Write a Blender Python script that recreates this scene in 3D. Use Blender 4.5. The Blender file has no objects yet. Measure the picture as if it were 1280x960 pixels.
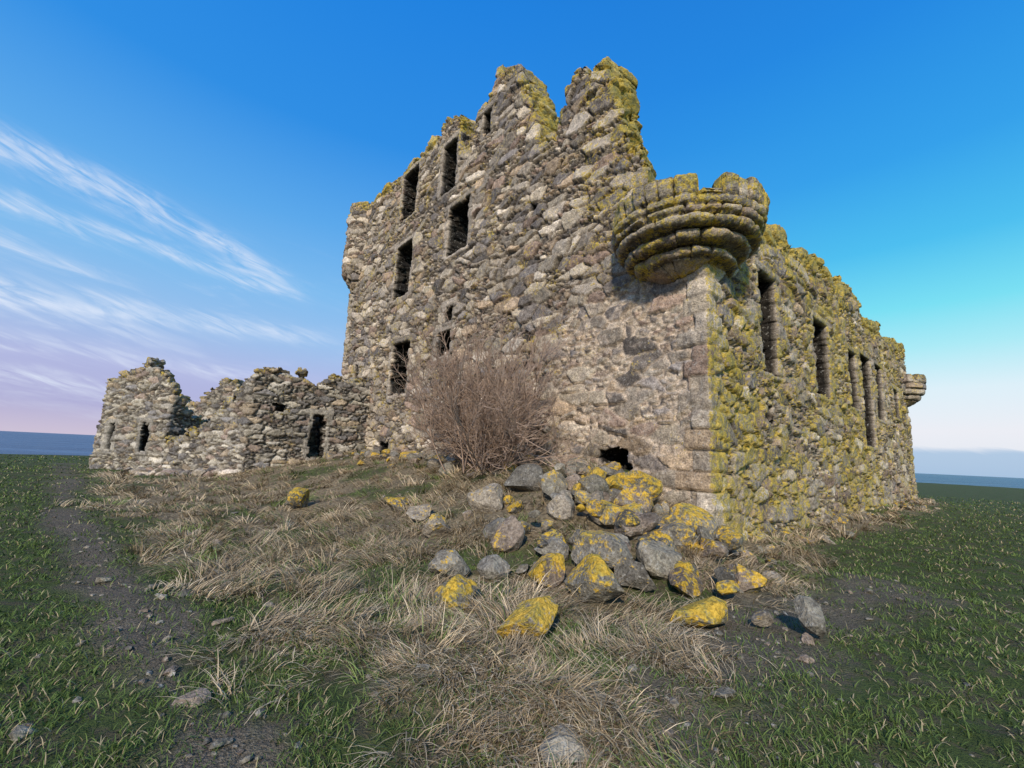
import bpy, bmesh, math, numpy as np
from mathutils import Matrix, Vector
rng=np.random.default_rng(7)
# ---------------------------------------------------------------- helpers
TAB=np.random.default_rng(1).random((65536,4)).astype(np.float32)
def hsh(a,b,c):
    return ((a*73856093)^(b*19349663)^(c*83492791))&0xFFFF
def vnoise(P,scale=1.0,seed=0):
    q=P*scale+17.3; b=np.floor(q).astype(np.int64); f=q-b; f=f*f*(3-2*f); r=0
    for dx in(0,1):
        wx=f[:,0] if dx else 1-f[:,0]
        for dy in(0,1):
            wy=f[:,1] if dy else 1-f[:,1]
            for dz in(0,1):
                wz=f[:,2] if dz else 1-f[:,2]
                r=r+wx*wy*wz*TAB[hsh(b[:,0]+dx+seed*31,b[:,1]+dy,b[:,2]+dz),seed%4]
    return r
def vn2(x,y,s,seed=0):
    x=np.atleast_1d(np.asarray(x,float)); y=np.atleast_1d(np.asarray(y,float))
    return vnoise(np.stack([x,y,np.zeros_like(x)],1),s,seed)
def sst(a,b,x):
    t=np.clip((x-a)/(b-a),0,1); return t*t*(3-2*t)
def voro(P,cell,drop=0.28,jit=0.85,seed=0):
    out_id=[];out_e=[];out_s=[]
    cell=np.array(cell)
    for c0 in range(0,len(P),120000):
        p=P[c0:c0+120000]; q=p/cell; b=np.floor(q).astype(np.int64); n=len(p)
        d1=np.full(n,99.);d2=np.full(n,99.);s1=np.zeros((n,3));s2=np.zeros((n,3));i1=np.zeros(n,np.int64)
        for ox in(-1,0,1):
            for oy in(-1,0,1):
                for oz in(-1,0,1):
                    c=b+np.array([ox,oy,oz]); h=hsh(c[:,0]+seed*101,c[:,1],c[:,2])
                    T=TAB[h]; s=c+.5+(T[:,:3]-.5)*jit
                    d=((q-s)**2).sum(1); d[T[:,3]<drop]=50.
                    m=d<d1; m2=(~m)&(d<d2)
                    d2=np.where(m,d1,np.where(m2,d,d2)); s2=np.where(m[:,None],s1,np.where(m2[:,None],s,s2))
                    d1=np.where(m,d,d1); s1=np.where(m[:,None],s,s1); i1=np.where(m,h,i1)
        L=np.sqrt(((s2-s1)**2).sum(1))+1e-6
        out_e.append((d2-d1)/(2*L)); out_id.append(i1); out_s.append(s1*cell)
    return np.concatenate(out_id),np.concatenate(out_e),np.concatenate(out_s)
def mk(name,V,F,mat,col=None,fl=None,smooth=True,parent=None):
    me=bpy.data.meshes.new(name); V=np.ascontiguousarray(V,dtype=np.float32); F=np.ascontiguousarray(F,dtype=np.int32)
    k=F.shape[1]
    me.vertices.add(len(V)); me.vertices.foreach_set('co',V.ravel())
    me.loops.add(F.size); me.loops.foreach_set('vertex_index',F.ravel())
    me.polygons.add(len(F)); me.polygons.foreach_set('loop_start',np.arange(0,F.size,k,dtype=np.int32))
    me.polygons.foreach_set('use_smooth',np.full(len(F),smooth,dtype=bool))
    me.update(calc_edges=True)
    if col is not None:
        a=me.attributes.new('col','FLOAT_COLOR','POINT'); c=np.ones((len(V),4),np.float32); c[:,:3]=col; a.data.foreach_set('color',c.ravel())
    for kk,v in (fl or {}).items():
        a=me.attributes.new(kk,'FLOAT','POINT'); a.data.foreach_set('value',np.asarray(v,np.float32))
    if mat: me.materials.append(mat)
    ob=bpy.data.objects.new(name,me); bpy.context.scene.collection.objects.link(ob)
    if parent: ob.parent=parent
    return ob
def normals(V,F):
    a,b,c,d=V[F[:,0]],V[F[:,1]],V[F[:,2]],V[F[:,3]]
    n=np.cross(c-a,d-b); N=np.zeros_like(V)
    for k in range(4):
        for ax in range(3): N[:,ax]+=np.bincount(F[:,k],n[:,ax],len(V))
    return N/(np.linalg.norm(N,axis=1,keepdims=True)+1e-9)
def lapl(V,F,it,w=.5):
    for _ in range(it):
        S=np.zeros_like(V);C=np.zeros(len(V))
        for k in range(4):
            for o in(1,3):
                i=F[:,k];j=F[:,(k+o)%4]
                C+=np.bincount(i,minlength=len(V))
                for ax in range(3): S[:,ax]+=np.bincount(i,V[j,ax],len(V))
        V=V*(1-w)+w*S/np.maximum(C,1)[:,None]
    return V
# ---------------------------------------------------------------- layout
C=np.array([3.9,8.48]); dL=np.array([-.643,.766]); dR=np.array([.766,.643])
def tsp(t,s): return C+np.multiply.outer(t,dL)+np.multiply.outer(s,dR)
def to_ts(x,y):
    return (x-C[0])*dL[0]+(y-C[1])*dL[1],(x-C[0])*dR[0]+(y-C[1])*dR[1]
def H(x,y):
    x=np.atleast_1d(np.asarray(x,float));y=np.atleast_1d(np.asarray(y,float))
    t,s=to_ts(x,y); d=np.maximum(-s,0)
    along=sst(-.3,2.2,t)*(1-sst(17,26,t))*(1-sst(12,20,s))
    m=1.36*(1-sst(-.2,6.2,d))*along
    m+=.46*np.exp(-(((x-2.0)/1.4)**2+((y-7.3)/1.5)**2))
    dr=np.maximum(-t,0); m=np.maximum(m,(.014*np.clip(s,0,24))*(1-sst(.2,2.6,dr))*sst(-1,1.5,s)*(1-sst(22,24,s)))
    m+=.25*np.exp(-(((x+10.5)/4)**2+((y-17.5)/2.5)**2))
    r=np.hypot(x,y); az=np.arctan2(x,y)
    near=np.exp(-(r/45)**2)
    m+=near*((vn2(x,y,.7,1)-.5)*.18+(vn2(x,y,2.7,2)-.5)*.10+(vn2(x,y,8,3)-.5)*.045)
    R=48+60*sst(-.4,.6,az)
    R=R+60*sst(1.6,3.1,np.abs(az))
    m-=7*sst(0,1,(r-R)/14)
    return m
STRAW=np.array([(-17,18.5),(-9,9.8),(-4.9,6.4),(-2.3,3.9),(-1.4,2.9),(0,2.35),(.8,2.6),(1.45,3.5),(3.3,5.2),(5.5,7.9),(12,13.6),(20,20.5),(22,24),(15,21),(3.9,8.48),(-10,25),(-16,22)])
def sdpoly(x,y,P):
    n=len(P); d=np.full(len(x),1e9); ins=np.zeros(len(x),bool)
    for i in range(n):
        a=P[i];b=P[(i+1)%n]; e=b-a; wx=x-a[0];wy=y-a[1]
        t=np.clip((wx*e[0]+wy*e[1])/(e@e),0,1); d=np.minimum(d,np.hypot(wx-t*e[0],wy-t*e[1]))
        c=((a[1]>y)!=(b[1]>y))&(x<(e[0])*(y-a[1])/(e[1]+1e-12)+a[0]); ins^=c
    return np.where(ins,d,-d)
def sdline(x,y,P):
    d=np.full(len(x),1e9)
    for i in range(len(P)-1):
        a=P[i];b=P[i+1];e=b-a;wx=x-a[0];wy=y-a[1];t=np.clip((wx*e[0]+wy*e[1])/(e@e),0,1); d=np.minimum(d,np.hypot(wx-t*e[0],wy-t*e[1]))
    return d
PATH=np.array([(-24,24),(-16.2,16.5),(-9.5,9.6),(-5.3,6.0),(-2.4,3.4),(-1.4,2.4),(-.9,1.4)])
SOIL=np.array([(.9,2.6),(2.2,4.1),(3.4,5.0),(5.2,6.4)])
def masks(x,y):
    nz=(vn2(x,y,1.1,2)-.5)*1.2+(vn2(x,y,4,1)-.5)*.5
    st=sst(-.25,.45,sdpoly(x,y,STRAW)+nz*.9)
    st=st*(1-.85*sst(.56,.68,vn2(x,y,.9,5)*.75+vn2(x,y,3.1,2)*.25))
    di=(1-sst(.05,.42,sdline(x,y,PATH)+nz*.45))*.9
    so=(1-sst(.1,.8,sdline(x,y,SOIL)+nz*.9))*.8
    return st,np.maximum(di,so)
# ---------------------------------------------------------------- node helper
def newmat(name,rough=.9):
    m=bpy.data.materials.new(name); m.use_nodes=True; nt=m.node_tree; b=nt.nodes['Principled BSDF']
    b.inputs['Roughness'].default_value=rough; b.inputs['Specular IOR Level'].default_value=.2
    return m,nt,b
class N:
    def __init__(s,nt): s.nt=nt
    def put(s,sock,v):
        if isinstance(v,(int,float,tuple,list)): sock.default_value=v
        else: s.nt.links.new(v,sock)
    def m(s,op,a,b=0.,c=0.,clamp=False):
        n=s.nt.nodes.new('ShaderNodeMath'); n.operation=op; n.use_clamp=clamp
        s.put(n.inputs[0],a); s.put(n.inputs[1],b); s.put(n.inputs[2],c); return n.outputs[0]
    def ss(s,a,b,x):
        n=s.nt.nodes.new('ShaderNodeMapRange'); n.interpolation_type='SMOOTHSTEP'
        s.put(n.inputs['Value'],x); n.inputs['From Min'].default_value=a; n.inputs['From Max'].default_value=b; return n.outputs[0]
    def noise(s,vec,scale,detail=4,rough=.55,dist=0):
        n=s.nt.nodes.new('ShaderNodeTexNoise'); n.inputs['Scale'].default_value=scale; n.inputs['Detail'].default_value=detail
        n.inputs['Roughness'].default_value=rough; n.inputs['Distortion'].default_value=dist
        if vec is not None: s.nt.links.new(vec,n.inputs['Vector'])
        return n.outputs['Fac']
    def mix(s,f,a,b,mode='MIX'):
        n=s.nt.nodes.new('ShaderNodeMix'); n.data_type='RGBA'; n.blend_type=mode
        s.put(n.inputs[0],f)
        for k,v in((6,a),(7,b)):
            if isinstance(v,tuple) and len(v)==3: v=(*v,1)
            s.put(n.inputs[k],v)
        return n.outputs[2]
    def attr(s,name,out='Color'):
        n=s.nt.nodes.new('ShaderNodeAttribute'); n.attribute_name=name; return n.outputs[out]
    def obj(s):
        n=s.nt.nodes.new('ShaderNodeTexCoord'); return n.outputs['Object']
    def bump(s,h,strength,dist,normal=None):
        n=s.nt.nodes.new('ShaderNodeBump'); n.inputs['Strength'].default_value=strength; n.inputs['Distance'].default_value=dist
        s.nt.links.new(h,n.inputs['Height'])
        if normal: s.nt.links.new(normal,n.inputs['Normal'])
        return n.outputs[0]
def stone_material(name,yel=(.56,.40,.05),oli=(.30,.265,.085)):
    m,nt,b=newmat(name,.95); k=N(nt); o=k.obj(); col=k.attr('col'); li=k.attr('lich','Fac')
    n1=k.noise(o,6,3,.7); n2=k.noise(o,30,3,.7); n3=k.noise(o,1.5,2,.6)
    c=k.mix(1,col,k.mix(k.ss(.3,.7,n1),(.68,.66,.64),(1.34,1.31,1.25)),'MULTIPLY')
    c=k.mix(1,c,k.mix(k.ss(.3,.7,n2),(.64,.63,.62),(1.38,1.38,1.38)),'MULTIPLY')
    sp=k.noise(o,13,4,.7)
    pl=k.ss(.57,.66,sp); c=k.mix(k.m('MULTIPLY',pl,.45),c,(.56,.53,.46))
    c=k.mix(k.m('MULTIPLY',k.m('SUBTRACT',1.,k.ss(.33,.42,sp)),.5),c,(.06,.052,.045))
    n8=k.noise(o,12,4,.8)
    a=k.m('ADD',k.m('MULTIPLY',n3,.36),k.m('MULTIPLY',n8,.64))
    a=k.m('ADD',a,k.m('MULTIPLY',k.m('SUBTRACT',li,.5),.42))
    lm=k.ss(.52,.58,a); ly=k.mix(k.ss(.40,.60,n1),oli,yel)
    ly=k.mix(1,ly,k.mix(k.ss(.3,.7,n2),(.55,.55,.55),(1.35,1.35,1.35)),'MULTIPLY')
    c=k.mix(k.m('MULTIPLY',lm,.85),c,ly)
    nt.links.new(c,b.inputs['Base Color'])
    h=k.m('ADD',k.m('MULTIPLY',n1,.6),k.m('MULTIPLY',n2,.4))
    nt.links.new(k.bump(h,1.0,.07),b.inputs['Normal'])
    return m
STONE=stone_material('rubble_masonry')
BOULD=stone_material('lichened_boulder',(.68,.41,.025),(.46,.34,.05))
PAL=np.array([(.36,.305,.24),(.46,.395,.305),(.19,.165,.145),(.53,.45,.345),(.34,.25,.195),(.27,.24,.22),(.40,.345,.28),(.60,.52,.42),(.46,.35,.24)])
BC=(.27,.27,.105)
def rubble(V,Nn,cell,seed,mort,amp=1.0):
    t=(V[:,0]-C[0])*dL[0]+(V[:,1]-C[1])*dL[1]; s=(V[:,0]-C[0])*dR[0]+(V[:,1]-C[1])*dR[1]
    P=np.stack([t,s,V[:,2]],1)
    w=np.stack([vnoise(P,3,1),vnoise(P,3,2),vnoise(P,3,3)],1)-.5
    w2=np.stack([vnoise(P,11,5),vnoise(P,11,6),vnoise(P,11,7)],1)-.5
    Pw=P+w*.12+w2*.05
    i,e,sd=voro(Pw,cell,drop=.38,jit=.95,seed=seed)
    em=e*cell[2]
    ib,eb,sb=voro(Pw,BC,drop=.2,jit=.9,seed=seed+5)
    sp=(TAB[(i*11+3)&0xFFFF,2]<.30)
    em=np.where(sp,np.minimum(em,eb*BC[2]),em); sd=np.where(sp[:,None],sb,sd); i2=np.where(sp,(ib*5+1)&0xFFFF,i)
    T=TAB[i2]; T2=TAB[(i2*7+13)&0xFFFF]
    a=sst(.002,.018,em)
    tilt=((Pw-sd)*(T2[:,:3]-.5)).sum(1)*.5
    fr=np.abs(vnoise(P,5,4)-.5)*.06+(vnoise(P,10,4)-.5)*.035+(vnoise(P,22,3)-.5)*.02
    rec=.085*(1-.6*mort)
    disp=-rec+a*(rec+(.06*T[:,1]**2)*(1-.6*mort)+np.clip(tilt,-.05,.06)*(1-.6*mort))+fr*(.4+.6*a)*(1-.3*mort)+(vnoise(P,.7,6)-.5)*.12
    V=V+Nn*(disp*amp)[:,None]
    pc=PAL[(T2[:,3]*8.99).astype(int)]*(.6+.72*T2[:,:1])
    ms=sst(.2,.6,mort)[:,None]
    mc=np.array([.10,.083,.068])*(1-ms)+np.array([.52,.43,.34])*ms
    sm=sst(.56,.72,vnoise(P,3,2)*.6+vnoise(P,8,1)*.4)*sst(.2,.6,mort)*.75
    a2=a*(1-sm)
    col=pc*a2[:,None]+mc*(1-a2[:,None])
    return V,col,i,em
def make_wall(name,pts,top,wins,th,du,dz,z0,zmax,lich,mortf,cell=(.64,.64,.29),seed=0,parent=None,nk=None,jag=.12,tint=None,quoins=()):
    pts=np.array(pts,float); seg=np.diff(pts,axis=0); L=np.linalg.norm(seg,axis=1); cum=np.concatenate([[0],np.cumsum(L)])
    us=[]
    for k in range(len(L)):
        x=cum[k]; 
        while x<cum[k+1]-.02: us.append(x); x+=du(x)
    us.append(cum[-1]); us=np.array(us); zs=np.arange(z0,zmax,dz); nu,nz=len(us),len(zs)
    K=nk or max(3,int(th/.09)); ds=np.linspace(0,th,K+1)
    def pos(u,d):
        k=np.clip(np.searchsorted(cum,u,side='right')-1,0,len(L)-1); x=u-cum[k]; T=seg[k]/L[k][:,None]; Nn=np.stack([-T[:,1],T[:,0]],1)
        sh=np.where(k>0,np.clip(1-x/2.5,0,1),0)-np.where(k<len(L)-1,np.clip(1-(L[k]-x)/2.5,0,1),0)
        return pts[k]+T*x[:,None]+Nn*d[:,None]+T*(sh*d)[:,None]
    uc=(us[1:]+us[:-1])/2; zc=(zs[1:]+zs[:-1])/2
    U,Z=np.meshgrid(uc,zc,indexing='ij'); fu=top(uc)[:,None]
    mask=Z<fu
    nb=np.abs(Z-fu)<.8; ui=U[nb]; p2=pos(ui,np.zeros(len(ui))); t=(p2[:,0]-C[0])*dL[0]+(p2[:,1]-C[1])*dL[1]; s=(p2[:,0]-C[0])*dR[0]+(p2[:,1]-C[1])*dR[1]
    P=np.stack([t,s,Z[nb]],1); w=np.stack([vnoise(P,3,1),vnoise(P,3,2),vnoise(P,3,3)],1)-.5; w2=np.stack([vnoise(P,11,5),vnoise(P,11,6),vnoise(P,11,7)],1)-.5
    i,e,sd=voro(P+w*.12+w2*.05,cell,drop=.38,jit=.95,seed=seed)
    mask[nb]=sd[:,2]<(np.broadcast_to(fu,Z.shape)[nb]+(TAB[(i*3+5)&0xFFFF,0]-.5)*4*jag)
    for wi in wins:
        a,b,zb,zt=wi[:4]; r=wi[4] if len(wi)>4 else 0
        jz=(TAB[(np.floor(Z/.3).astype(np.int64)*977+int(a*100)*13)&0xFFFF]-.5)
        ju=(TAB[(np.floor(U/.35).astype(np.int64)*577+int(a*100)*17)&0xFFFF]-.5)
        g=.09+r
        mask&=~((U>a+jz[...,0]*g)&(U<b+jz[...,1]*g)&(Z>zb+ju[...,0]*g*1.3)&(Z<zt+ju[...,1]*g*.5))
    M=np.zeros((nu+1,nz+1),bool); M[1:-1,1:-1]=mask
    def idx(k,i,j): return (k*nu+i)*nz+j
    I,J=np.nonzero(mask); F=[np.stack([idx(0,I,J),idx(0,I+1,J),idx(0,I+1,J+1),idx(0,I,J+1)],1),
        np.stack([idx(K,I,J),idx(K,I,J+1),idx(K,I+1,J+1),idx(K,I+1,J)],1)]
    up=mask&~M[1:-1,2:]; dn=mask&~M[1:-1,:-2]; rt=mask&~M[2:,1:-1]; lf=mask&~M[:-2,1:-1]; dn[:,0]=False
    for k in range(K):
        i,j=np.nonzero(up); F.append(np.stack([idx(k,i,j+1),idx(k,i+1,j+1),idx(k+1,i+1,j+1),idx(k+1,i,j+1)],1))
        i,j=np.nonzero(dn); F.append(np.stack([idx(k,i,j),idx(k+1,i,j),idx(k+1,i+1,j),idx(k,i+1,j)],1))
        i,j=np.nonzero(rt); F.append(np.stack([idx(k,i+1,j),idx(k+1,i+1,j),idx(k+1,i+1,j+1),idx(k,i+1,j+1)],1))
        i,j=np.nonzero(lf); F.append(np.stack([idx(k,i,j),idx(k,i,j+1),idx(k+1,i,j+1),idx(k+1,i,j)],1))
    F=np.concatenate(F); uq,inv=np.unique(F,return_inverse=True); F=inv.reshape(-1,4)
    j=uq%nz; i=(uq//nz)%nu; k=uq//(nz*nu); u=us[i]; d=ds[k]; z=zs[j]
    xy=pos(u,d); V=np.column_stack([xy,z]); V=lapl(V,F,2,.5); Nn=normals(V,F)
    tp=top(u); mort=mortf(u,z)*(d<.2)
    V2,col,ids,em=rubble(V,Nn,cell,seed,mort)
    # large squared corner stones, long and short work
    for (uq_,zq0,zq1,hq) in quoins:
        bi=np.floor((z-zq0)/hq+.25*np.sin(z*1.7)).astype(np.int64); hs=TAB[(bi*337+int(uq_*10))&0xFFFF]
        ll=np.where(bi%2==0,.62,.34)+(hs[:,0]-.5)*.25; lr=np.where(bi%2==0,.32,.58)+(hs[:,1]-.5)*.25
        m=(u>uq_-ll)&(u<uq_+lr)&(z>zq0)&(z<zq1)&(d<.1)&(hs[:,2]<.85)
        frac=((z-zq0)/hq+.25*np.sin(z*1.7))-bi; ee=np.minimum(np.minimum(frac,1-frac)*hq,np.minimum(u-(uq_-ll),uq_+lr-u))
        q=sst(0,.025,ee)[m]; nv=(vnoise(V[m],9,2)-.5)*.045+(vnoise(V[m],4,1)-.5)*.08
        V2[m]=V[m]+Nn[m]*(-.04+q*(.06+.03*hs[m,3])+nv+(vnoise(np.stack([(V[m,0]-C[0])*dL[0]+(V[m,1]-C[1])*dL[1],(V[m,0]-C[0])*dR[0]+(V[m,1]-C[1])*dR[1],V[m,2]],1),.7,6)-.5)*.12)[:,None]
        col[m]=(PAL[[0,1,3,6,8,4,7]][(hs[m,3]*6.99).astype(int)]*(.8+.25*hs[m,1:2]))*(.45+.55*q[:,None])
    reveal_shade=np.zeros(len(u))
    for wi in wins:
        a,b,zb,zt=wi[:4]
        ins=(u>a-.12)&(u<b+.12)&(z>zb-.12)&(z<zt+.12); reveal_shade=np.where(ins,sst(.0,.16,d),reveal_shade)
        if len(wi)>5: continue
        jw=.2
        for (x0,x1,y0,y1,hh,kid) in ((a-jw,a+.02,zb,zt,.42,1),(b-.02,b+jw,zb,zt,.5,2),(a-.32,b+.3,zt-.02,zt+.24,9,3),(a-.15,b+.15,zb-.16,zb+.02,9,4)):
            bl_all=np.floor((z-y0)/hh) if hh<5 else np.zeros(len(z))
            ext=(TAB[(bl_all.astype(np.int64)*131+int(a*57)+kid*91)&0xFFFF,1]-.5)*.22 if kid<3 else 0
            m=(u>x0-(ext if kid==1 else 0))&(u<x1+(ext if kid==2 else 0))&(z>y0)&(z<y1)&(d<.3)
            if not m.any(): continue
            bl=bl_all[m]; fr=(z[m]-y0)-bl*hh
            ee=np.minimum(fr,np.minimum(hh,y1-y0)-fr)
            hs=TAB[(bl.astype(np.int64)*31+int(a*77)+kid*991)&0xFFFF]
            q=sst(0,.03,ee); dd=-.03+q*(.03+.05*hs[:,0])+(vnoise(V[m],12,2)-.5)*.04+(vnoise(V[m],5,1)-.5)*.03
            V2[m]=V[m]+Nn[m]*dd[:,None]; col[m]=(np.array([.40,.345,.28])*(.6+.6*hs[:,1:2]))*(.4+.6*q[:,None])
    if tint is not None: col=col*np.array(tint)
    col=col*(1-.92*reveal_shade[:,None])  # window reveals: shade painted into the stone colour, growing with depth
    li=np.where(reveal_shade>.1,.0,lich(u,z,d,tp))
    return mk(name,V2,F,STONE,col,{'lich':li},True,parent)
def pw(xs,ys):
    return lambda u: np.interp(u,xs,ys)
def empty(name,loc=(0,0,0)):
    e=bpy.data.objects.new(name,None); bpy.context.scene.collection.objects.link(e); return e
castle=empty('ruined_castle')
pts=[tsp(21.5,9.),tsp(21.5,0.),tsp(0.,0.),tsp(0.,23.),tsp(9.,23.)]
c0,c1=9.,30.5
ft=[(0,6.7),(.7,6.9),(1.2,8.2),(1.6,9.5),(1.95,9.9),(2.2,11.0),(2.5,12.0),(2.7,12.6),(3.0,12.95),(3.7,13.1),(4.1,13.0),(4.25,12.2),(4.6,11.5),(5.3,11.3),(5.45,12.5),(5.8,13.4),(6.1,14.0),(6.5,15.0),(6.95,15.5),(7.6,15.9),(7.95,15.8),(8.1,15.3),(8.5,15.2),(8.95,14.9),(9.25,14.1),(9.9,13.8),(10.15,14.1),(10.3,16.0),(11.5,16.2),(11.8,15.7),(13,15.9),(15,15.8),(18,15.8),(21.5,16.1)]
fs=[(1.0,6.9),(2.6,7.4),(3.6,7.9),(5,8.2),(7,8.35),(8.6,8.65),(10,8.55),(11.3,8.8),(13.6,8.7),(13.8,8.0),(15.2,8.0),(17,8.4),(19,8.2),(21,8.4),(23,8.2)]
xs=[0,8.9]+[c1-a for a,b in reversed(ft)]+[c1+a for a,b in fs]+[c1+24,c1+32]
ys=[10,15.8]+[b for a,b in reversed(ft)]+[b for a,b in fs]+[7,5]
F_=lambda t1,t2,zb,zt,*r:(c1-t2,c1-t1,zb,zt,*r)
R_=lambda s1,s2,zb,zt,*r:(c1+s1,c1+s2,zb,zt,*r)
wins=[F_(9.1,10.6,9.35,11.5),F_(13.75,15.4,8.75,11.4),F_(13.8,15.4,12.8,15.3),F_(13.2,14.9,4.0,6.4,.15),F_(9.85,10.85,5.25,6.2),F_(9.8,10.35,6.55,7.25,.05),F_(8.0,8.5,13.6,14.6),F_(10.3,11.5,12.4,14.8),
 F_(1.9,2.6,1.35,1.85,.15,0),F_(14.4,15.4,1.2,1.9,.1,0),F_(5.2,5.6,9.2,9.5,.1,0),F_(19.0,19.5,5.2,6.0,.05),
 R_(2.85,3.95,3.9,6.5),R_(7.0,8.5,3.85,6.3),R_(11.0,12.1,3.9,6.0),R_(12.8,14.5,2.55,6.2),R_(15.3,16.7,3.8,6.2),R_(2.75,3.4,2.6,3.1,.12,0),R_(19.1,20.3,4.2,5.6)]
def lichc(u,z,d,tp):
    s=u-c1; base=np.where(s>0,.60+.05*np.sin(s*.55+.6+z*.35)-.06*sst(12,22,s),.375)
    base=base+np.where((s>-9)&(s<0),.03*sst(3.,7.,z),0)
    base+=.24*(1-sst(.05,.8,tp-z)); base+=np.where((s>-3.4)&(s<=0)&(z>7),.12,0)
    base+=np.where((s<-11),.06,0); base+=np.where((d>.2)&(s>-6)&(s<=0)&(z>7.5),.2,0)
    base-=np.where((s<0),.08*sst(-5,-1.5,s)*(1-sst(4.5,6,z)),0)
    return np.clip(base,0,1)
def mortc(u,z):
    s=u-c1; return sst(-6.5,-2.,s)*(1-sst(.0,.6,s))*(1-sst(4.8,7.,z))*.68+.12+.20*sst(0,.6,s)
du=lambda u: .11 if u<8.9 else (.06 if u<c1-12 else (.042 if u<c1-5 else (.033 if u<c1+7 else (.05 if u<c1+23 else .12))))
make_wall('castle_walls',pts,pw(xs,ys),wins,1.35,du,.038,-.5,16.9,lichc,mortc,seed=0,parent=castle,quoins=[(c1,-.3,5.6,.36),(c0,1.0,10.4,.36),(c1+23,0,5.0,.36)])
pi=[tsp(21.,7.5),tsp(8.8,7.5)]
make_wall('inner_wall',pi,pw([0,5,9,12.2],[13,14,12,9]),[],.9,lambda u:.12,.1,0,15,lambda u,z,d,t:.3+0*u,lambda u,z:.1+0*u,seed=1,parent=castle,nk=4)
# ---------------------------------------------------------------- turrets (corbelled)
def turret(name,cen,rings,ztop,rtop,seed,nth=300,inner=.35,parent=None,lich=.6,rag=1.0):
    th=np.linspace(0,2*math.pi,nth,endpoint=False); rows=[];r0=np.random.default_rng(seed)
    for ri,(za,zb,Ra,Rb,roll) in enumerate(rings):
        last=ri==len(rings)-1
        n=max(8,int((zb-za)/.018)); nb=int(2*math.pi*Rb/(.34 if last else r0.uniform(.45,.8))); ph=r0.random()
        off=r0.normal(0,.035 if last else .022,nb+1); cut=r0.random(nb+1); cols=PAL[r0.integers(0,9,nb+1)]*r0.uniform(.75,1.1,(nb+1,1))
        cols=cols*.7+.3*np.array([.36,.32,.255])
        zo=r0.normal(0,.012,nb+1)
        wob=.35/nb*np.sin(th*5+ri*2)*2*math.pi
        for k in range(n):
            f=(k+.5)/n; z=za+(zb-za)*f; a=(th+wob)/(2*math.pi)*nb+ph; bi=np.floor(a).astype(int)%nb; fr=a-np.floor(a)
            e=np.minimum(fr,1-fr)/nb*2*math.pi*Rb
            prof=roll*np.sqrt(max(0,1-(2*f-1)**2)) if roll>0 else .05*min(1,6*min(f,1-f))
            g=sst(0,.045,e)
            r=Ra+(Rb-Ra)*f+prof+off[bi]-(.12 if last else .08)*(1-g)
            if last: zz=z-(.30*(cut[bi]>.72)+.08*cut[bi])*f*rag
            else: zz=np.full(nth,z)+zo[bi]
            rows.append((r,zz,cols[bi]*(.35+.65*g[:,None])*(.25+.75*min(1,4*min(f,1-f)))))  # ring edges darkened in the colour: painted shadow between the rolls
    rt,zt,ct=rows[-1]
    for k,(rr,dz_) in enumerate([(.1,.02),(.22,.02),(inner,.0),(inner+.03,-.15),(inner+.05,-.35),(inner+.3,-.4),(inner+.8,-.3),(rtop-.03,-.25)]):
        rows.append((np.maximum(rt-rr,.02),zt+dz_,ct*1.5))
    V=[];Cc=[]
    for r,z,c in rows:
        V.append(np.column_stack([cen[0]+r*np.cos(th),cen[1]+r*np.sin(th),z])); Cc.append(c)
    V=np.concatenate(V);Cc=np.concatenate(Cc); n=len(rows)
    a=np.arange(nth);b=(a+1)%nth; F=np.concatenate([np.stack([k*nth+a,k*nth+b,(k+1)*nth+b,(k+1)*nth+a],1) for k in range(n-1)])
    Nn=normals(V,F); ns=(vnoise(V,1.5,1)-.5)*.09+(vnoise(V,4,1)-.5)*.06+(vnoise(V,10,2)-.5)*.04+(vnoise(V,22,3)-.5)*.02
    V=V+Nn*ns[:,None]
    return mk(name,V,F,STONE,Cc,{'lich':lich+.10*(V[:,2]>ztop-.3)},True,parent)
tc=tsp(.62,.32)
turret('corbelled_turret',tc,[(5.5,5.72,.3,.82,.0),(5.72,5.94,.86,.88,.19),(5.94,6.18,1.10,1.12,.20),(6.18,6.40,1.33,1.35,.18),(6.40,6.54,1.46,1.48,.10),(6.54,6.72,1.55,1.57,.07),(6.72,7.2,1.53,1.56,.0)],7.2,1.56,3,440,parent=castle,lich=.56)
tb=tsp(21.0,.45)
def rubble_drum(name,cen,z0,z1,r0_,rtop,seed):
    nth=150; th=np.linspace(0,2*math.pi,nth,endpoint=False); zs=np.arange(z0,z1,.05); V=[]
    for z in zs:
        f=min(1,(z-z0)/1.1); r=r0_*(.45+.55*f); V.append(np.column_stack([cen[0]+r*np.cos(th),cen[1]+r*np.sin(th),np.full(nth,z)]))
    V.append(np.column_stack([cen[0]+.4*r0_*np.cos(th),cen[1]+.4*r0_*np.sin(th),np.full(nth,z1)])); V=np.concatenate(V); n=len(zs)+1
    a=np.arange(nth);b=(a+1)%nth; F=np.concatenate([np.stack([k*nth+a,k*nth+b,(k+1)*nth+b,(k+1)*nth+a],1) for k in range(n-1)])
    Nn=normals(V,F); V2,col,_,_=rubble(V,Nn,(.6,.6,.27),seed,np.full(len(V),.15))
    return mk(name,V2,F,STONE,col,{'lich':.34+.26*(V[:,2]>z1-.6)},True,castle)
rubble_drum('far_bartizan',tb,10.6,16.0,1.15,1.1,5)
te=tsp(.35,22.9)
turret('end_bartizan',te,[(5.1,5.4,.3,.7,.0),(5.4,5.7,.75,.8,.12),(5.7,6.0,.9,.98,.12),(6.0,6.3,1.1,1.1,0),(6.3,6.8,1.1,1.1,0)],6.8,1.1,8,100,parent=castle,lich=.42)
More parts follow.
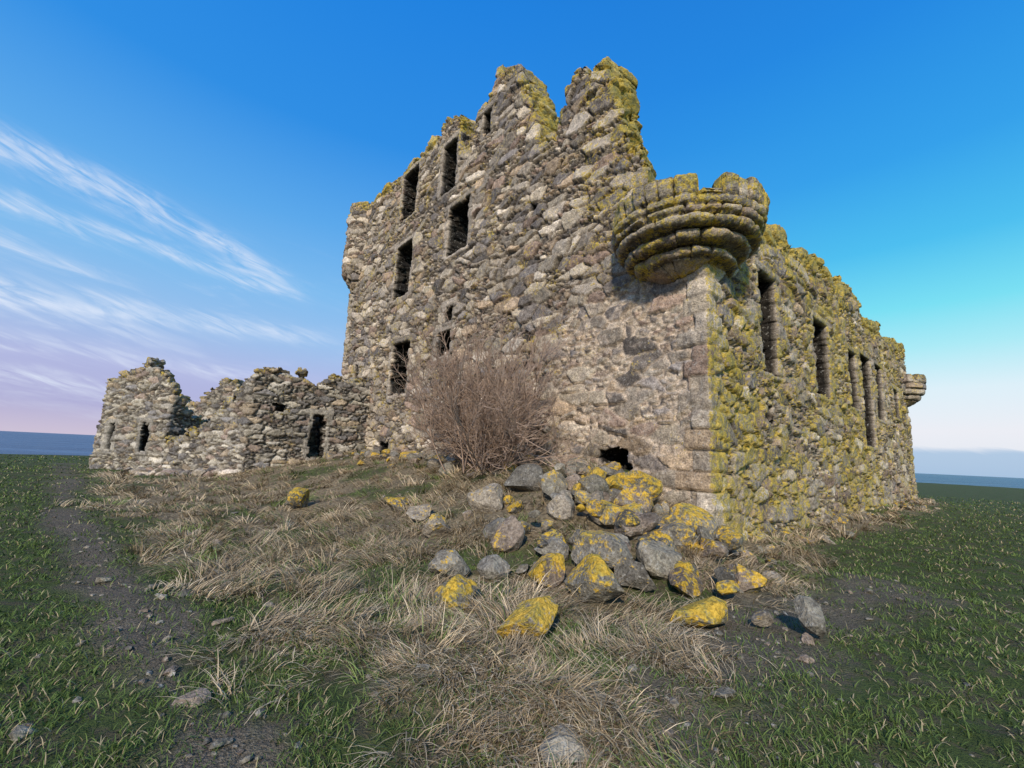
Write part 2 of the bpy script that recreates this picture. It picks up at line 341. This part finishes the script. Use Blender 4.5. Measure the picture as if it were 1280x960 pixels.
# ---------------------------------------------------------------- low ruined walls
lw=lambda u,z,d,tp:.34+.22*(1-sst(0,.5,tp-z))
lm=lambda u,z:.12+0*u
GT=(.94,1.0,1.05)
Kp=(-10.9,18.25);Fp=(-6.7,21.8)
w2=[(-15.9,20.4),Kp,Fp]; LC=(.5,.5,.19)
l1=math.dist(w2[0],w2[1]); l2=math.dist(Kp,Fp)
make_wall('ruined_outbuilding_wall',w2,pw([0,1,2.2,3.4,4.3,4.9,l1,l1+1,l1+2.5,l1+4,l1+l2],[1.5,1.7,2.0,2.9,3.6,4.5,4.75,4.8,4.65,4.9,5.0]),
  [(l1+2.5,l1+3.15,1.0,3.0,.1),(l1+.8,l1+1.2,3.0,3.3,.05,0)],.9,lambda u:.05,.045,-.6,5.6,lw,lm,cell=LC,seed=2,tint=GT)
make_wall('ruined_outbuilding_inner_wall',[(-11.2,20.4),(-7.9,23.2)],pw([0,5],[3.9,4.0]),[],.6,lambda u:.08,.07,-.6,4.6,lw,lm,cell=LC,seed=6,nk=4,tint=GT)
tw=[(-21.6,26.),(-20.3,21.6),(-15.9,20.4),(-14.6,25.)]
q0=math.dist(tw[0],tw[1]);q1=math.dist(tw[1],tw[2]);q2=math.dist(tw[2],tw[3])
make_wall('ruined_gatehouse_wall',tw,pw([0,q0-.5,q0,q0+.5,q0+1.6,q0+2.6,q0+3.2,q0+q1-.3,q0+q1,q0+q1+1.2,q0+q1+2.4,q0+q1+q2],[4,4.2,4.2,4.5,4.8,5.25,5.0,4.3,3.9,2.7,2.4,4.2]),
  [(q0+.7,q0+1.15,.85,2.2,.05),(q0+2.9,q0+3.4,.9,2.3,.05)],.8,lambda u:.055,.05,-.6,5.9,lw,lm,cell=LC,seed=3,tint=GT)
make_wall('ruined_back_wall',[(-21.5,27.5),(-13.5,26.6)],pw([0,1.5,2.4,3.4,4.2,5,6,8],[4.4,3.8,4.6,5.5,5.3,4.0,3.6,3.0]),[(1.4,2.1,1,2.6)],.8,lambda u:.07,.06,-.6,6,lw,lm,cell=LC,seed=4,tint=GT)
# ---------------------------------------------------------------- ground
n=560; a=np.linspace(-9.4,9.4,n); g=.95*np.sinh(a)
gx=g; gy=g+5.
X,Y=np.meshgrid(gx,gy,indexing='ij'); x=X.ravel();y=Y.ravel(); z=H(x,y); st,di=masks(x,y)
ii,jj=np.meshgrid(np.arange(n-1),np.arange(n-1),indexing='ij'); ii=ii.ravel();jj=jj.ravel()
F=np.stack([ii*n+jj,(ii+1)*n+jj,(ii+1)*n+jj+1,ii*n+jj+1],1)
gm,nt,b=newmat('ground_soil_and_turf',.95); k=N(nt); o=k.obj()
n1=k.noise(o,1.6,4,.65); n2=k.noise(o,14,4,.7); n3=k.noise(o,60,3,.7)
gr=k.mix(n2,(.045,.068,.018),(.115,.155,.042)); gr=k.mix(k.m('MULTIPLY',k.ss(.47,.59,k.noise(o,4.5,4,.7)),.7),gr,(.13,.10,.07))
sw=k.mix(k.ss(.3,.7,n2),(.13,.10,.06),(.42,.33,.20)); so=k.mix(k.ss(.3,.7,n3),(.08,.063,.048),(.30,.245,.185))
c=k.mix(k.attr('straw','Fac'),gr,sw); c=k.mix(k.attr('dirt','Fac'),c,so)
c=k.mix(1,c,k.mix(n1,(.6,.6,.6),(1.35,1.35,1.35)),'MULTIPLY')
nt.links.new(c,b.inputs['Base Color']); nt.links.new(k.bump(k.m('ADD',n2,k.m('MULTIPLY',n3,.6)),1,.07),b.inputs['Normal'])
mk('ground',np.column_stack([x,y,z]),F,gm,None,{'straw':st,'dirt':di})
sm,nt,b=newmat('sea_water',.35); k=N(nt); o=k.obj(); b.inputs['Specular IOR Level'].default_value=.3
mp=nt.nodes.new('ShaderNodeMapping'); mp.inputs['Scale'].default_value=(.35,1.6,1); nt.links.new(o,mp.inputs[0])
nt.links.new(k.mix(k.ss(.38,.62,k.noise(mp.outputs[0],.03,6,.7)),(.018,.05,.10),(.06,.12,.20)),b.inputs['Base Color'])
nt.links.new(k.bump(k.noise(o,.25,5,.6),1,1.5),b.inputs['Normal'])
G=30000.; s_=np.linspace(-1,1,41)**3*G; X,Y=np.meshgrid(s_,s_,indexing='ij'); nn=41; ii,jj=np.meshgrid(np.arange(nn-1),np.arange(nn-1),indexing='ij'); ii=ii.ravel();jj=jj.ravel()
mk('sea',np.column_stack([X.ravel(),Y.ravel(),np.full(nn*nn,-3.)]),np.stack([ii*nn+jj,(ii+1)*nn+jj,(ii+1)*nn+jj+1,ii*nn+jj+1],1),sm)
# ---------------------------------------------------------------- rocks
def rockdata(cen,rad,seed,sub=3,flat=.75):
    bm=bmesh.new(); bmesh.ops.create_icosphere(bm,subdivisions=sub,radius=1); V=np.array([v.co[:] for v in bm.verts]); F=np.array([[v.index for v in f.verts] for f in bm.faces]); bm.free()
    r0=np.random.default_rng(seed)
    for _ in range(10):
        d=r0.normal(size=3); d/=np.linalg.norm(d); o=r0.uniform(.45,.8); q=V@d; V=V-np.maximum(q-o,0)[:,None]*d
    V=V*np.array([r0.uniform(1.1,1.5),r0.uniform(1.0,1.3),r0.uniform(flat*.85,flat*1.3)])
    a=r0.uniform(0,6.28);R=np.array([[math.cos(a),-math.sin(a),0],[math.sin(a),math.cos(a),0],[0,0,1]]); 
    b=r0.normal(0,.4) if flat>.4 else 0;R=R@np.array([[1,0,0],[0,math.cos(b),-math.sin(b)],[0,math.sin(b),math.cos(b)]])
    V=V@R.T
    V=V*(1+ (vnoise(V+seed*3.7,2.2,1)-.5)[:,None]*.2+(vnoise(V+seed,6,2)-.5)[:,None]*.12)
    return V*rad+np.array(cen),F
ROCKS=[]
DARK=np.array([(.185,.17,.135),(.25,.225,.175),(.14,.13,.11),(.29,.25,.195),(.22,.175,.135),(.20,.185,.155)])
bx=[(1.0,5.2,.32,1),(1.25,6.0,.34,.6),(.55,5.75,.25,1),(.25,4.2,.24,1),(1.6,5.55,.22,.5),(2.05,5.9,.27,.5),(-.5,5.0,.23,.95),(-.7,5.8,.24,.4),(0,6.7,.27,.3),(-.35,8.2,.34,.4),(.4,8.9,.32,.3),(2.95,7.4,.40,.8),(2.45,8.6,.40,1),(3.2,8.0,.34,1),(2.2,7.8,.30,.9),(-1.15,7.5,.27,1),(-4.9,10.6,.28,1),(.40,2.75,.17,.0),(3.65,7.5,.32,.6),(2.55,6.7,.27,.7),(1.8,6.8,.28,.5),(.95,7.4,.27,.3),(.75,6.5,.24,.9),(.85,8.2,.32,.5),(1.5,7.9,.32,.6),(-.1,5.9,.2,.3),(2.9,6.4,.2,.5),(-1.6,8.6,.26,.5),(-2.3,9.6,.26,.9)]
for q,(x_,y_,r_,l_) in enumerate(bx):
    fl=q==17
    V,Fq=rockdata((x_,y_,float(H(x_,y_)[0])+r_*(.1 if fl else .6)),r_,q+50,3,.3 if fl else .85)
    ROCKS.append((x_,y_,r_)); cc=np.tile(DARK[(q*5)%6]*(1.4 if fl else 1.1),(len(V),1))
    mk('boulder',V,Fq,BOULD,cc,{'lich':np.full(len(V),.22+.38*l_)+ (V[:,2]-V[:,2].mean())/r_*.18*(l_>.3)},False)
Vs=[];Fs=[];Cs=[];Ls=[];off=0
def addrock(x_,y_,r_,seed,l_,sub=2,up=.2,flat=.7,zup=0,pal=DARK):
    global off
    V,Fq=rockdata((x_,y_,float(H(x_,y_)[0])+r_*up+zup),r_,seed,sub,flat); Vs.append(V);Fs.append(Fq+off);off+=len(V)
    if r_>.13: ROCKS.append((x_,y_,r_))
    Cs.append(np.tile(pal[seed%len(pal)]*rng.uniform(.7,1.35),(len(V),1)));Ls.append(np.full(len(V),l_)+(V[:,2]-V[:,2].mean())/r_*.1)
for q in range(130):
    x_=rng.normal(2.15,1.0);y_=rng.normal(7.4,1.1)
    t,s=to_ts(x_,y_)
    if s>-.1 : continue
    addrock(x_,y_,rng.uniform(.08,.25),q+100,rng.choice([.3,.45,.56,.66],p=[.3,.3,.25,.15]),2,.4,.8,max(0,rng.normal(.05,.1)))
for q in range(130):
    t=rng.uniform(.2,16); s=-abs(rng.normal(0,.8))-.15
    p=tsp(t,s); addrock(p[0],p[1],rng.uniform(.08,.26),q+200,rng.choice([.2,.4,.55,.65],p=[.35,.3,.2,.15]),2,.35)
for q in range(60):
    s=rng.uniform(-.5,22); p=tsp(-abs(rng.normal(0,.4))-.05,s); addrock(p[0],p[1],rng.uniform(.06,.2),q+500,.45,2,.2)
for q in range(75):
    f=rng.random(); p=np.array([-16+5.2*f,20.2-2.2*f])+rng.normal(0,.35,2)-np.array([.2,.7]); addrock(p[0],p[1],rng.uniform(.1,.3),q+700,.2,2,.3,.7,0,PAL)
mk('rubble_pile',np.concatenate(Vs),np.concatenate(Fs),BOULD,np.concatenate(Cs),{'lich':np.concatenate(Ls)},False)
def polar(n,r0,r1,a0=-1.25,a1=1.25):
    r=r0*(r1/r0)**rng.random(n); a=rng.uniform(a0,a1,n); return r*np.sin(a),r*np.cos(a),r
Vs=[];Fs=[];Cs=[];Ls=[];off=0
x,y,r=polar(9000,1.3,16); st,di=masks(x,y); kp=rng.random(len(x))<(di*.6+.04); x,y,r=x[kp],y[kp],r[kp]
for q in range(min(len(x),1300)):
    addrock(x[q],y[q],float(rng.uniform(.007,.022)*(1+1.3*(rng.random()<.10))*(1+.1*r[q])),q+900,.05,1,.2,.6)
for (x_,y_,r_) in [(-3.3,4.9,.11),(-1.9,3.0,.09),(-1.1,2.15,.1),(-4.6,7.3,.12),(1.5,3.2,.08),(-2.5,4.2,.08),(-.95,2.0,.12),(2.2,2.5,.09),(-1.5,2.0,.07)]:
    addrock(x_,y_,r_,int(abs(x_)*1000),.05,2,.15,.5)
mk('loose_stones',np.concatenate(Vs),np.concatenate(Fs),BOULD,np.concatenate(Cs),{'lich':np.concatenate(Ls)},False)
# ---------------------------------------------------------------- blades
def inside_build(x,y):
    t,s=to_ts(x,y); return (t>-.02)&(s>-.02)&(t<22)&(s<23.5)
def on_rock(x,y,f=.85):
    o=np.zeros(len(x),bool)
    for a,b,r in ROCKS: o|=((x-a)**2+(y-b)**2)<(r*f)**2
    return o
def blades(name,x,y,z,dirx,diry,length,width,lean,droop,col,mat):
    n=len(x); lv=4; V=np.zeros((n,lv,2,3)); pxv,pyv,pzv=x.copy(),y.copy(),z-.01; ang=lean.copy()
    fa=rng.uniform(0,math.pi,n); wx=np.cos(fa)*width/2; wy=np.sin(fa)*width/2
    for k in range(lv):
        f=k/(lv-1); w=(1-f)*.85+.15
        V[:,k,0]=np.stack([pxv-wx*w,pyv-wy*w,pzv],1); V[:,k,1]=np.stack([pxv+wx*w,pyv+wy*w,pzv],1)
        sl=length/(lv-1); pxv=pxv+np.sin(ang)*dirx*sl; pyv=pyv+np.sin(ang)*diry*sl; pzv=pzv+np.cos(ang)*sl; ang=np.minimum(ang+droop,1.95)
    b0=np.arange(n)*lv*2; F=np.concatenate([np.stack([b0+2*k,b0+2*k+1,b0+2*k+3,b0+2*k+2],1) for k in range(lv-1)])
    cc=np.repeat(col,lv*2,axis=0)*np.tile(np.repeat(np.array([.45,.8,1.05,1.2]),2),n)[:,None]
    return mk(name,V.reshape(-1,3),F,mat,cc,None,True)
bm_,nt,b=newmat('grass_blades',.8); k=N(nt); nt.links.new(k.attr('col'),b.inputs['Base Color'])
x,y,r=polar(340000,1.1,45)
st,di=masks(x,y); cl=vn2(x,y,3.2,3)+.35*vn2(x,y,.8,4)+.25*vn2(x,y,9,1)
keep=(rng.random(len(x))<(1-st*.9)*(1-di*.8))&(cl+rng.random(len(x))*.35>.78)&~inside_build(x,y)
x,y,r=x[keep],y[keep],r[keep]; kk=~on_rock(x,y); x,y,r=x[kk],y[kk],r[kk]; n=len(x); a=rng.uniform(0,6.28,n)
v=rng.random(n); col=np.array([.065,.11,.026])*(1-v[:,None])+np.array([.17,.235,.062])*v[:,None]
dry=rng.random(n)<.14; col[dry]=[.42,.34,.20]
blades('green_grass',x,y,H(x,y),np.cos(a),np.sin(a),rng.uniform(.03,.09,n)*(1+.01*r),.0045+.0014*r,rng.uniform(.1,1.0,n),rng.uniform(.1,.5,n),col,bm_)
x,y,r=polar(10500,1.9,30); st,di=masks(x,y); tt,ss_=to_ts(x,y)
nearR=(tt<0)&(tt>-1.0)&(ss_>-1)&(ss_<23)
keep=((rng.random(len(x))<st*.95)|(nearR&(rng.random(len(x))<.7)))&(rng.random(len(x))>di*.7)&~inside_build(x,y)
x,y,r=x[keep],y[keep],r[keep]; kk=~on_rock(x,y,1.05); x,y,r=x[kk],y[kk],r[kk]; nb=36
e=.3; gx_=(H(x+e,y)-H(x-e,y))/(2*e); gy_=(H(x,y+e)-H(x,y-e))/(2*e); sw_=vn2(x,y,1.3,2)*14+rng.normal(0,.6,len(x))
cdx=-gx_*2.5+np.cos(sw_); cdy=-gy_*2.5+np.sin(sw_)-.15; cn_=np.hypot(cdx,cdy)+1e-6; cdx/=cn_;cdy/=cn_
cx=np.repeat(x,nb);cy=np.repeat(y,nb);cr=np.repeat(r,nb); n=len(cx)
sp=rng.normal(0,.06,(n,2))*(1+.03*cr[:,None]); px=cx+sp[:,0];py=cy+sp[:,1]
dx=np.repeat(cdx,nb)+sp[:,0]*4+rng.normal(0,.35,n); dy=np.repeat(cdy,nb)+sp[:,1]*4+rng.normal(0,.35,n); dn_=np.hypot(dx,dy)+1e-6
hl=np.repeat(rng.uniform(.4,1.2,len(x)),nb)*(.7+.3*sst(2.5,6,cr))
tint=np.repeat(rng.uniform(.5,1.2,len(x)),nb)[:,None]*rng.uniform(.55,1.25,(n,1))
v=rng.random((n,1)); col=(np.array([.46,.33,.19])*(1-v)+np.array([.76,.61,.40])*v)*tint
gc=np.repeat(rng.random(len(x))<.09,nb); col[gc]=col[gc]*np.array([.38,.62,.28])
col[rng.random(n)<.06]=[.13,.18,.05]
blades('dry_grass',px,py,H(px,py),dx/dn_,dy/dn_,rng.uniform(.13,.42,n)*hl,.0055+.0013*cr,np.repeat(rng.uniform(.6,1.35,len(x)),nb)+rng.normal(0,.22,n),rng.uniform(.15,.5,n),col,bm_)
# ---------------------------------------------------------------- bare shrub
r0=np.random.default_rng(33); polys=[]
base=np.array([-.5,11.7]); bz=float(H(*base)[0])
def grow(p,d,L,rad,lev,n):
    P=[p];q=p.copy();dd=d.copy()
    for k in range(n):
        dd=dd+r0.normal(0,.08+.05*lev,3)+np.array([0,0,.035]); dd/=np.linalg.norm(dd); q=q+dd*L/n
        s_=(q[0]-C[0])*dR[0]+(q[1]-C[1])*dR[1]
        if s_>-.08: q[:2]-=dR*(s_+.08)
        P.append(q.copy())
    polys.append((np.array(P),rad,lev))
    if lev<3:
        nc=(9,6,2)[lev]
        for c in range(nc):
            f=r0.uniform(.2,1)*(n-1e-3); i=int(f); pp=P[i]+(P[i+1]-P[i])*(f-i); t_=P[i+1]-P[i]; t_/=np.linalg.norm(t_)
            nd=t_+r0.normal(0,.38,3); nd/=np.linalg.norm(nd); grow(pp,nd,L*r0.uniform(.28,.5),rad*.55,lev+1,max(3,n-1))
for k in range(70):
    # even fan of stems, from nearly flat on one side to nearly flat on the other
    fan=-1.35+2.7*(k+r0.random())/70; out=abs(r0.normal(0,.35))
    h=np.array([dL[0],dL[1]])*math.sin(fan)-dR*math.sin(out)*.9
    d=np.array([h[0],h[1],math.cos(fan)+.05]); L_=r0.uniform(2.0,3.5)*(1-.12*abs(fan))
    p=np.array([base[0]+r0.normal(0,.35),base[1]+r0.normal(0,.3),bz-.1]); grow(p,d/np.linalg.norm(d),L_,.025,0,6)
Vs=[];Fs=[];off=0
for P,rad,lev in polys:
    m=len(P); T=np.gradient(P,axis=0); T/=np.linalg.norm(T,axis=1,keepdims=True)+1e-9
    A=np.cross(T,[.3,.9,.2]);A/=np.linalg.norm(A,axis=1,keepdims=True)+1e-9;B=np.cross(T,A)
    rr=(rad*np.linspace(1,.4,m)).clip(.0045)[:,None]
    ring=np.stack([P+rr*(A*math.cos(q)+B*math.sin(q)) for q in(0,2.094,4.189)],1).reshape(-1,3)
    i=np.arange(m-1)[:,None]*3; a=np.arange(3)[None];b=(a+1)%3
    Fs.append(np.stack([i+a,i+b,i+3+b,i+3+a],-1).reshape(-1,4)+off); Vs.append(ring); off+=len(ring)
tm,nt,b=newmat('bare_twigs',.85); k=N(nt); nt.links.new(k.mix(k.noise(k.obj(),3,2),(.22,.145,.10),(.62,.46,.34)),b.inputs['Base Color'])
mk('bare_shrub',np.concatenate(Vs),np.concatenate(Fs),tm)
# ---------------------------------------------------------------- world
w=bpy.data.worlds.new('World'); bpy.context.scene.world=w; w.use_nodes=True; nt=w.node_tree; k=N(nt); bg=nt.nodes['Background']
SUN_AZ=math.radians(192); SUN_EL=math.radians(33)
sky=nt.nodes.new('ShaderNodeTexSky'); sky.sky_type='NISHITA'; sky.sun_disc=False; sky.sun_elevation=SUN_EL; sky.sun_rotation=SUN_AZ
tcn=nt.nodes.new('ShaderNodeTexCoord'); sep=nt.nodes.new('ShaderNodeSeparateXYZ'); nt.links.new(tcn.outputs['Generated'],sep.inputs[0])
X,Y,Z=sep.outputs
el=k.m('MULTIPLY',k.m('ARCSINE',Z),57.2958); az=k.m('MULTIPLY',k.m('ARCTAN2',X,Y),57.2958)
def lin(c): return tuple(((v/255)/12.92 if v/255<.04045 else ((v/255+.055)/1.055)**2.4) for v in c)
def ramp(stops):
    n=nt.nodes.new('ShaderNodeValToRGB'); cr=n.color_ramp
    while len(cr.elements)<len(stops): cr.elements.new(.5)
    for e_,(p,c) in zip(cr.elements,stops): e_.position=p/60; e_.color=(*lin(c),1)
    nt.links.new(k.m('DIVIDE',el,60.,clamp=True),n.inputs[0]); return n.outputs[0]
Lr=ramp([(0,(200,188,210)),(3,(165,163,207)),(7,(170,175,217)),(12,(148,185,228)),(18,(122,182,232)),(26,(86,164,230)),(36,(38,138,224)),(50,(20,126,220)),(60,(18,110,205))])
Rr=ramp([(0,(215,222,235)),(4,(228,228,236)),(8,(215,232,240)),(12,(165,228,238)),(16,(115,218,236)),(22,(68,186,234)),(30,(42,156,230)),(42,(23,132,222)),(60,(18,110,205))])
hl=k.m('SQRT',k.m('ADD',k.m('MULTIPLY',X,X),k.m('MULTIPLY',Y,Y))); sx=k.m('DIVIDE',X,hl)
c=k.mix(k.ss(-.25,.72,sx),Lr,Rr)
cmb=nt.nodes.new('ShaderNodeCombineXYZ'); 
nt.links.new(k.m('MULTIPLY',az,.055),cmb.inputs[0]); nt.links.new(k.m('ADD',k.m('MULTIPLY',el,.30),k.m('MULTIPLY',az,.05)),cmb.inputs[1])
cn=k.noise(cmb.outputs[0],1.6,5,.6,.6); cmb2=nt.nodes.new('ShaderNodeCombineXYZ'); nt.links.new(k.m('MULTIPLY',az,.14),cmb2.inputs[0]); nt.links.new(k.m('ADD',k.m('MULTIPLY',el,.75),k.m('MULTIPLY',az,.22)),cmb2.inputs[1])
fn=k.noise(cmb2.outputs[0],1.5,6,.6,.8)
wob=k.m('MULTIPLY',k.m('SUBTRACT',cn,.5),4.)
def band(az0,el0,slope,wd,a0,a1,amp,curv=0.):
    da=k.m('SUBTRACT',az,az0)
    line=k.m('ADD',k.m('MULTIPLY',da,slope),el0)
    if curv: line=k.m('ADD',line,k.m('MULTIPLY',k.m('MULTIPLY',da,da),curv))
    d=k.m('DIVIDE',k.m('ADD',k.m('SUBTRACT',el,line),wob),wd); g=k.m('EXPONENT',k.m('MULTIPLY',k.m('MULTIPLY',d,d),-1.))
    g=k.m('MULTIPLY',g,k.m('SUBTRACT',1.,k.ss(a0,a1,az))); 
    return k.m('MULTIPLY',k.m('MULTIPLY',g,k.ss(.28,.75,fn)),amp)
bs=[band(-42,22.3,-.19,1.25,-34,-25,1.05,-.009),band(-42,18.6,-.06,.7,-31,-26,.8),band(-40,12.3,.03,1.0,-30,-19,.8),band(-53,16.6,-.18,.45,-48,-40,.55),band(-50,5.0,-.1,.7,-44,-32,.95),band(-52,11.4,-.12,.9,-44,-34,.6),band(-45,7.8,-.04,.8,-34,-20,.6)]
tot=bs[0]
for q in bs[1:]: tot=k.m('ADD',tot,q)
gen=k.m('MULTIPLY',k.m('MULTIPLY',k.ss(.5,.78,cn),.35),k.m('MULTIPLY',k.m('SUBTRACT',1.,k.ss(12,26,el)),k.m('SUBTRACT',1.,k.ss(-35,-10,az))))
tot=k.m('ADD',tot,gen,clamp=True)
c=k.mix(k.m('MULTIPLY',tot,.8),c,(*lin((222,230,245)),1))
bank=k.m('MULTIPLY',k.m('SUBTRACT',1.,k.ss(1.9,2.6,k.m('ADD',el,k.m('MULTIPLY',k.m('SUBTRACT',fn,.5),.9)))),k.ss(20,40,az))
c=k.mix(k.m('MULTIPLY',bank,.7),c,(*lin((130,172,212)),1))
nt.links.new(c,bg.inputs[0]); bg.inputs[1].default_value=1.0
bg2=nt.nodes.new('ShaderNodeBackground'); nt.links.new(sky.outputs[0],bg2.inputs[0]); bg2.inputs[1].default_value=.012
ad=nt.nodes.new('ShaderNodeAddShader'); nt.links.new(bg.outputs[0],ad.inputs[0]); nt.links.new(bg2.outputs[0],ad.inputs[1]); nt.links.new(ad.outputs[0],nt.nodes['World Output'].inputs[0])
sl=bpy.data.lights.new('sun','SUN'); sl.energy=3.7; sl.angle=math.radians(4); sl.color=(1,.90,.77); so=bpy.data.objects.new('sun',sl); bpy.context.scene.collection.objects.link(so)
sd=Vector((math.sin(SUN_AZ)*math.cos(SUN_EL),math.cos(SUN_AZ)*math.cos(SUN_EL),math.sin(SUN_EL))); so.rotation_euler=sd.to_track_quat('Z','Y').to_euler()
# ---------------------------------------------------------------- camera
p=math.radians(9.2); ro=math.radians(2.65)
Xw=Vector((1,0,0)); Fw=Vector((0,math.cos(p),math.sin(p))); Up=Vector((0,-math.sin(p),math.cos(p)))
Rc=Xw*math.cos(ro)+Up*math.sin(ro); Uc=Up*math.cos(ro)-Xw*math.sin(ro)
M=Matrix((Rc,Uc,-Fw)).transposed().to_4x4(); M.translation=Vector((0,0,1.6))
cd=bpy.data.cameras.new('camera'); cam=bpy.data.objects.new('camera',cd); bpy.context.scene.collection.objects.link(cam); cam.matrix_world=M
cd.lens=15.27; cd.sensor_width=36; cd.clip_end=100000; cd.clip_start=.05
sc=bpy.context.scene; sc.camera=cam
sc.view_settings.view_transform='Standard'; sc.view_settings.look='None'; sc.view_settings.exposure=0
